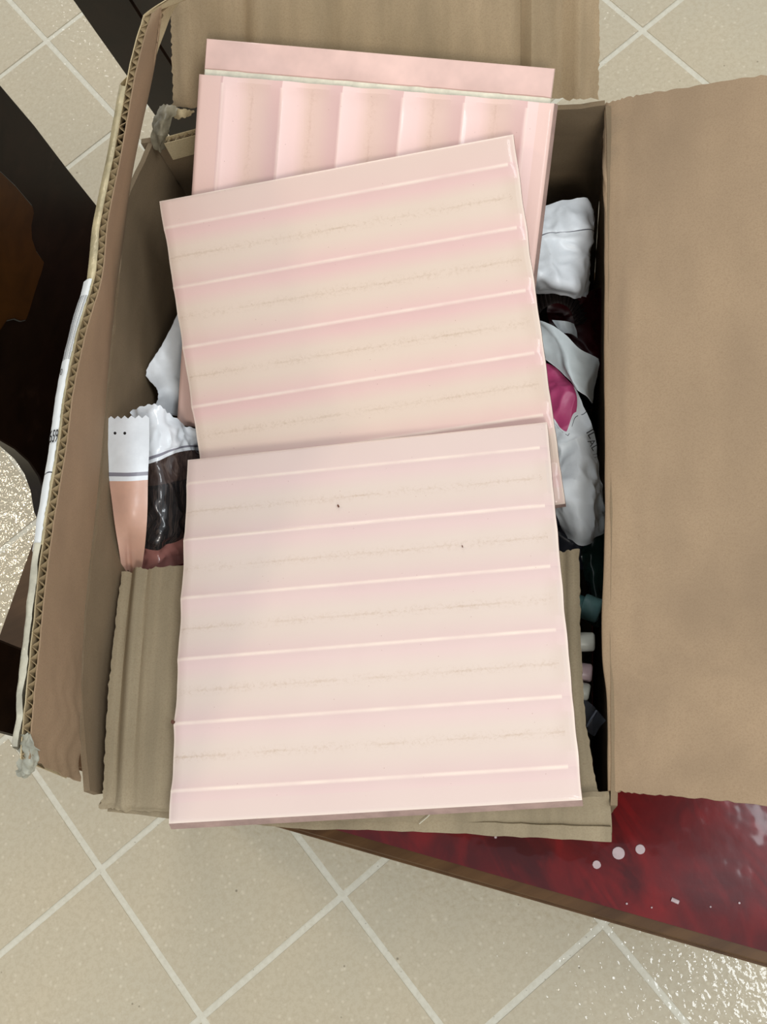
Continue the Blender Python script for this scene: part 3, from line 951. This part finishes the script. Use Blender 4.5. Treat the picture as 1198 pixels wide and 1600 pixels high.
col = wm.ramp(vw, [(0, lin(WH)), (.30, lin(GR)), (.325, lin(WH)), (.352, lin((66, 54, 50))), (.50, lin((40, 38, 38))), (.80, lin((150, 100, 92))), (.93, lin((88, 30, 34)))], 'CONSTANT')
hair = wm.ramp(wm.noise(1, 4, .7, vec=wm.scalev((9, 2, 1), 'UV'), dist=2), [(.5, 0.0), (.56, 1.0), (.62, 0.0)])
msk = wm.math('MULTIPLY', wm.math('GREATER_THAN', vw, .352), wm.math('LESS_THAN', vw, .80))
col = wm.mix(wm.math('MULTIPLY', wm.math('MULTIPLY', hair, msk), .35), col, lin((110, 92, 82)))
tag(mb.build('food_wrapper', wm.fin(col, .22, wm.bump(wm.noise(60, 3), .4, .001), Coat_Weight=.3)),
    'white-ended wrapper with a grey stripe and shiny dark brown film, right of the peach one', 'wrapper')
mb = MB()
sheet(mb, [[(284, 478, 0.764), (300, 470, 0.762), (302, 470, 0.750)], [(255, 535, 0.769), (285, 530, 0.761), (302, 530, 0.744)], [(228, 582, 0.768), (270, 580, 0.760), (302, 580, 0.740)],
           [(246, 612, 0.764), (280, 612, 0.757), (302, 612, 0.736)], [(240, 645, 0.758), (280, 650, 0.746), (302, 655, 0.730)]], 30, 50, .0004, crk(.0016, 45, 7), rag=(.001, 0, 0, 0), fine=900)
tag(mb.build('food_wrapper', wrapper_mat('white_wrapper_back', [(0, WH), (.98, (204, 208, 212))])),
    'white wrapper end with a pointed corner, sticking out left of the middle tile', 'wrapper')
# right side
def box_top(u): return 0
mb = MB()
sheet(mb, [[(815, 334, 0.780), (845, 323, 0.780), (880, 317, 0.778), (914, 313, 0.774), (923, 330, 0.753)],
           [(815, 362, 0.784), (845, 358, 0.785), (880, 356, 0.784), (916, 352, 0.778), (926, 360, 0.753)],
           [(810, 385, 0.776), (842, 378, 0.778), (880, 376, 0.778), (917, 374, 0.774), (926, 380, 0.750)],
           [(810, 420, 0.780), (840, 414, 0.781), (876, 412, 0.776), (912, 400, 0.766), (920, 400, 0.746)],
           [(805, 440, 0.770), (838, 436, 0.776), (872, 442, 0.778), (908, 445, 0.768), (916, 448, 0.744)],
           [(805, 450, 0.750), (838, 452, 0.750), (870, 458, 0.756), (900, 463, 0.754), (912, 462, 0.738)]], 50, 60, .0004, crk(.0030, 48, 11))
tag(mb.build('food_wrapper', wrapper_mat('white_wrapper_line', [(0, WH), (.252, (96, 98, 106)), (.262, WH)])),
    'plain white wrapper with one thin dark line, farthest back on the right', 'wrapper')
mb = MB()
sheet(mb, [[(836, 500, 0.774), (850, 503, 0.776), (878, 520, 0.774), (905, 545, 0.770), (934, 560, 0.760)],
           [(840, 505, 0.772), (868, 530, 0.774), (890, 560, 0.774), (915, 570, 0.766), (935, 572, 0.756)],
           [(845, 540, 0.770), (876, 560, 0.771), (893, 590, 0.773), (915, 600, 0.766), (930, 602, 0.752)],
           [(850, 560, 0.766), (882, 585, 0.767), (903, 610, 0.770), (918, 622, 0.764), (926, 630, 0.752)]], 40, 40, .0004, crk(.0012, 45, 13))
w1 = mb.build('food_wrapper', wrapper_mat('white_wrapper_plain', [(0, (204, 212, 212)), (.98, WH)]))
tag(w1, 'large crumpled white wrapper flap folded back above the magenta film', 'wrapper')
mb = MB()
sheet(mb, [[(840, 566, 0.758), (862, 572, 0.760), (880, 586, 0.762), (893, 602, 0.763), (906, 620, 0.762)],
           [(840, 610, 0.755), (864, 610, 0.761), (882, 618, 0.764), (898, 630, 0.763), (910, 636, 0.760)],
           [(842, 640, 0.754), (862, 652, 0.758), (880, 662, 0.761), (896, 648, 0.761), (920, 660, 0.756)],
           [(850, 665, 0.754), (868, 672, 0.758), (885, 680, 0.760), (905, 672, 0.758), (930, 690, 0.750)],
           [(850, 700, 0.751), (872, 712, 0.753), (892, 700, 0.757), (912, 700, 0.756), (936, 740, 0.746)],
           [(855, 750, 0.752), (880, 765, 0.760), (905, 770, 0.761), (925, 770, 0.754), (944, 780, 0.740)],
           [(868, 790, 0.748), (890, 805, 0.756), (908, 822, 0.757), (930, 815, 0.748), (944, 800, 0.734)],
           [(888, 835, 0.738), (898, 842, 0.746), (908, 850, 0.746), (925, 842, 0.740), (938, 828, 0.728)]], 70, 110, .0004, crk(.0038, 42, 17))
wm = NT('magenta_wrapper')
X = wm.xyz('UV')
# magenta window, slanted lower edge
lim = wm.math('ADD', wm.math('MULTIPLY', X[0], -.26), .42)
lim2 = wm.math('MULTIPLY', wm.math('ABSOLUTE', wm.math('SUBTRACT', X[0], .52)), -.5)
lowb = wm.math('ADD', .385, lim2)
inm = wm.math('MULTIPLY', wm.math('LESS_THAN', X[1], lowb), wm.math('LESS_THAN', X[0], .80))
col = wm.mix(inm, lin((230, 236, 238)), lin((186, 72, 118)))
ln = wm.math('SUBTRACT', X[1], lowb)
lnm = wm.math('MULTIPLY', wm.math('GREATER_THAN', ln, .048), wm.math('LESS_THAN', ln, .056))
brk = wm.math('GREATER_THAN', wm.noise(9, 1, coord='UV'), .45)
col = wm.mix(wm.math('MULTIPLY', lnm, brk), col, lin((60, 68, 74)))
w2 = mb.build('food_wrapper', wm.fin(col, .38, wm.bump(wm.noise(55, 4), .45, .0015)))
tag(w2, 'crumpled white wrapper with magenta film and dark lettering, right of the middle tile', 'wrapper')
# fragments of lettering on it
o2 = Vector(w2.location)
for txt, px, py, sz, rt in (('IL', 923, 678, .008, -60), ('AL', 926, 695, .007, -60), ('/ /', 930, 712, .004, -60)):
    cpt = at(px, py, .7605)
    rgt = CR @ Vector((cos(radians(rt)), sin(radians(rt)), 0)); upv = CR @ Vector((-sin(radians(rt)), cos(radians(rt)), 0))
    lettering(txt, sz, cpt, rgt, upv, w2, o2, 'printed_lettering')
mb = MB()
sheet(mb, [[(862, 500, .745), (884, 502, .744), (896, 506, .738)], [(876, 520, .742), (892, 522, .740), (902, 528, .735)]], 16, 12, .0004, crk(.001, 60, 19))
w1c = mb.build('folded_tip', wrapper_mat('white_wrapper_tip', [(0, (196, 204, 206)), (.98, WH)]), w1)
# frilled dark lace
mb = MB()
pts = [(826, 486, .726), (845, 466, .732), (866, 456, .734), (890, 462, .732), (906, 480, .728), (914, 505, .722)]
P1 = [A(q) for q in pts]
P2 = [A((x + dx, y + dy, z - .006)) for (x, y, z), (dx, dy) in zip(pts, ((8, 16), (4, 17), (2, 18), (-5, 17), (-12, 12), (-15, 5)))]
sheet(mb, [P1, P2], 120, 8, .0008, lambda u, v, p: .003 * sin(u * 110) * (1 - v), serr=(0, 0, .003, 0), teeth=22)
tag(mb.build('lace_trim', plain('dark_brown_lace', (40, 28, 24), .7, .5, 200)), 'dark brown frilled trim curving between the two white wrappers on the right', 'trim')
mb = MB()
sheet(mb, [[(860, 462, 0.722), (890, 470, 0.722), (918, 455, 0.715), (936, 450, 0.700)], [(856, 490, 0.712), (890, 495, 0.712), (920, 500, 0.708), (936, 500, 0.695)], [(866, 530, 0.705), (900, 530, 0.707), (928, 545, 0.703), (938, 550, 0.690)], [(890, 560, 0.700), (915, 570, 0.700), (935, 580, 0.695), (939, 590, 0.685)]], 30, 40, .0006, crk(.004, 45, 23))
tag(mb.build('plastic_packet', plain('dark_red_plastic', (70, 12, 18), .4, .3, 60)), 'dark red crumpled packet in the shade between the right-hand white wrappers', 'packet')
mb = MB()
sheet(mb, [[(858, 776, .738), (876, 784, .738), (892, 800, .732)], [(862, 815, .734), (880, 815, .736), (902, 838, .726)], [(866, 822, .722), (885, 835, .720), (910, 855, .715)], [(862, 850, .72), (890, 862, .716), (912, 872, .708)], [(868, 890, .715), (890, 890, .712), (915, 890, .704)]], 30, 50, .0005, crk(.003, 45, 29))
tag(mb.build('plastic_packet', plain('dark_grey_film', (70, 74, 86), .35, .3, 60)), 'dark grey film packet just above the near flap, right of the front tile', 'packet')
mb = MB()
sheet(mb, [[(908, 858, 0.716), (926, 838, 0.718), (940, 815, 0.712), (945, 800, 0.700)], [(910, 880, 0.714), (925, 870, 0.718), (942, 868, 0.712), (947, 865, 0.698)], [(916, 905, 0.710), (928, 910, 0.715), (942, 915, 0.708), (946, 915, 0.695)],
           [(922, 940, 0.704), (934, 950, 0.708), (939, 950, 0.700), (945, 948, 0.690)], [(918, 968, 0.694), (932, 975, 0.694), (942, 968, 0.688), (943, 965, 0.680)]], 30, 60, .0006, crk(.0035, 42, 31))
tag(mb.build('plastic_bag', plain('dark_green_plastic', (46, 74, 66), .22, .4, 60, Coat_Weight=.4)), 'dark green plastic bag against the right side of the box', 'bag')

def bottle(tip, axis_px, cap_c, body_c, label, r=.0062, capl=.013, z=.722, br=.012, glossy=.3, bl=.045):
    """small bottle lying with its cap at tip, pointing along image direction axis_px"""
    tipw = at(tip[0], tip[1], z)
    q = at(tip[0] + axis_px[0], tip[1] + axis_px[1], z - .0)
    d = (tipw - q).normalized()           # towards the cap end
    def lathe(mb_, prof, n=26):
        s = d.cross(Vector((0, 0, 1))).normalized(); t_ = d.cross(s)
        V, F = [], []
        for a, rr in prof:
            for i in range(n):
                an = 2 * pi * i / n
                V.append(tipw - d * a + s * rr * cos(an) + t_ * rr * sin(an))
        for k in range(len(prof) - 1):
            for i in range(n):
                j = (i + 1) % n
                F.append((k * n + i, k * n + j, (k + 1) * n + j, (k + 1) * n + i))
        F.append(tuple(range(n))); F.append(tuple(range((len(prof) - 1) * n, len(prof) * n)))
        mb_.add(V, F)
    root = empty('paint_bottle', tipw - d * .03 - Vector((0, 0, br)), label, 'bottle', 'small craft paint bottles lying under the near flap')
    mb_ = MB(); lathe(mb_, [(0, r * .72), (.0006, r * .9), (.0016, r), (capl - .001, r * 1.04), (capl, r * .98)])
    mb_.build('cap', plain('cap_' + label[:12], cap_c, .35), root)
    mb_ = MB(); lathe(mb_, [(capl + .0002, r * .75), (capl + .004, r * .8), (capl + .007, br * .75), (capl + .012, br), (capl + bl, br), (capl + bl + .002, br * .92)])
    mb_.build('body', plain('body_' + label[:12], body_c, glossy, Coat_Weight=.3), root)
    return root
bottle((929, 1003), (-10, 0), (244, 246, 232), (74, 36, 34), 'paint bottle with a white cap, upper one of three beside the near flap', r=.0062, z=.762)
bottle((925, 1052), (-10, -1), (232, 204, 208), (60, 40, 42), 'paint bottle with a dusty pink cap, in the middle of three', r=.0060, z=.762)
bottle((921, 1082), (-10, -2), (240, 242, 228), (92, 90, 80), 'paint bottle with an off-white cap, lowest of three and mostly hidden', r=.0055, z=.766)
bottle((938, 956), (-14, -5), (140, 190, 188), (110, 166, 166), 'glossy teal bottle end poking out beside the green bag', r=.0085, z=.728, br=.0105, glossy=.12)
# clear zip bag corner
t = NT('clear_film')
zb = t.fin(lin((176, 184, 200)), .12, t.bump(t.noise(80, 3), .3, .001), Alpha=.28, Specular_IOR_Level=.9)
mb = MB()
sheet(mb, [[(905, 1080, .748), (916, 1092, .748), (930, 1106, .746), (946, 1125, .740)], [(900, 1100, .744), (915, 1112, .744), (928, 1124, .742), (938, 1134, .738)], [(900, 1130, .740), (912, 1138, .740), (920, 1145, .738), (928, 1150, .736)]], 24, 24, .0004, crk(.001, 60, 37))
zr = mb.build('zip_bag', zb)
tag(zr, 'clear zip bag corner below the paint bottles at the right', 'bag')
mb = MB()
tube(mb, [at(932, 1110, .749), at(924, 1122, .7485), at(916, 1136, .7475)], .0008, 6)
mb.build('zip_seal', plain('pale_seal', (170, 178, 196), .2), zr, origin=Vector(zr.location))
# loose fibre under the front tile
mb = MB()
tube(mb, [at(679, 1264, .812), at(668, 1276, .811), at(655, 1287, .806)], .0004, 5)
tag(mb.build('loose_thread', plain('pale_thread', (216, 208, 184), .6)), 'short pale thread hanging from the box lip below the front tile', 'thread')
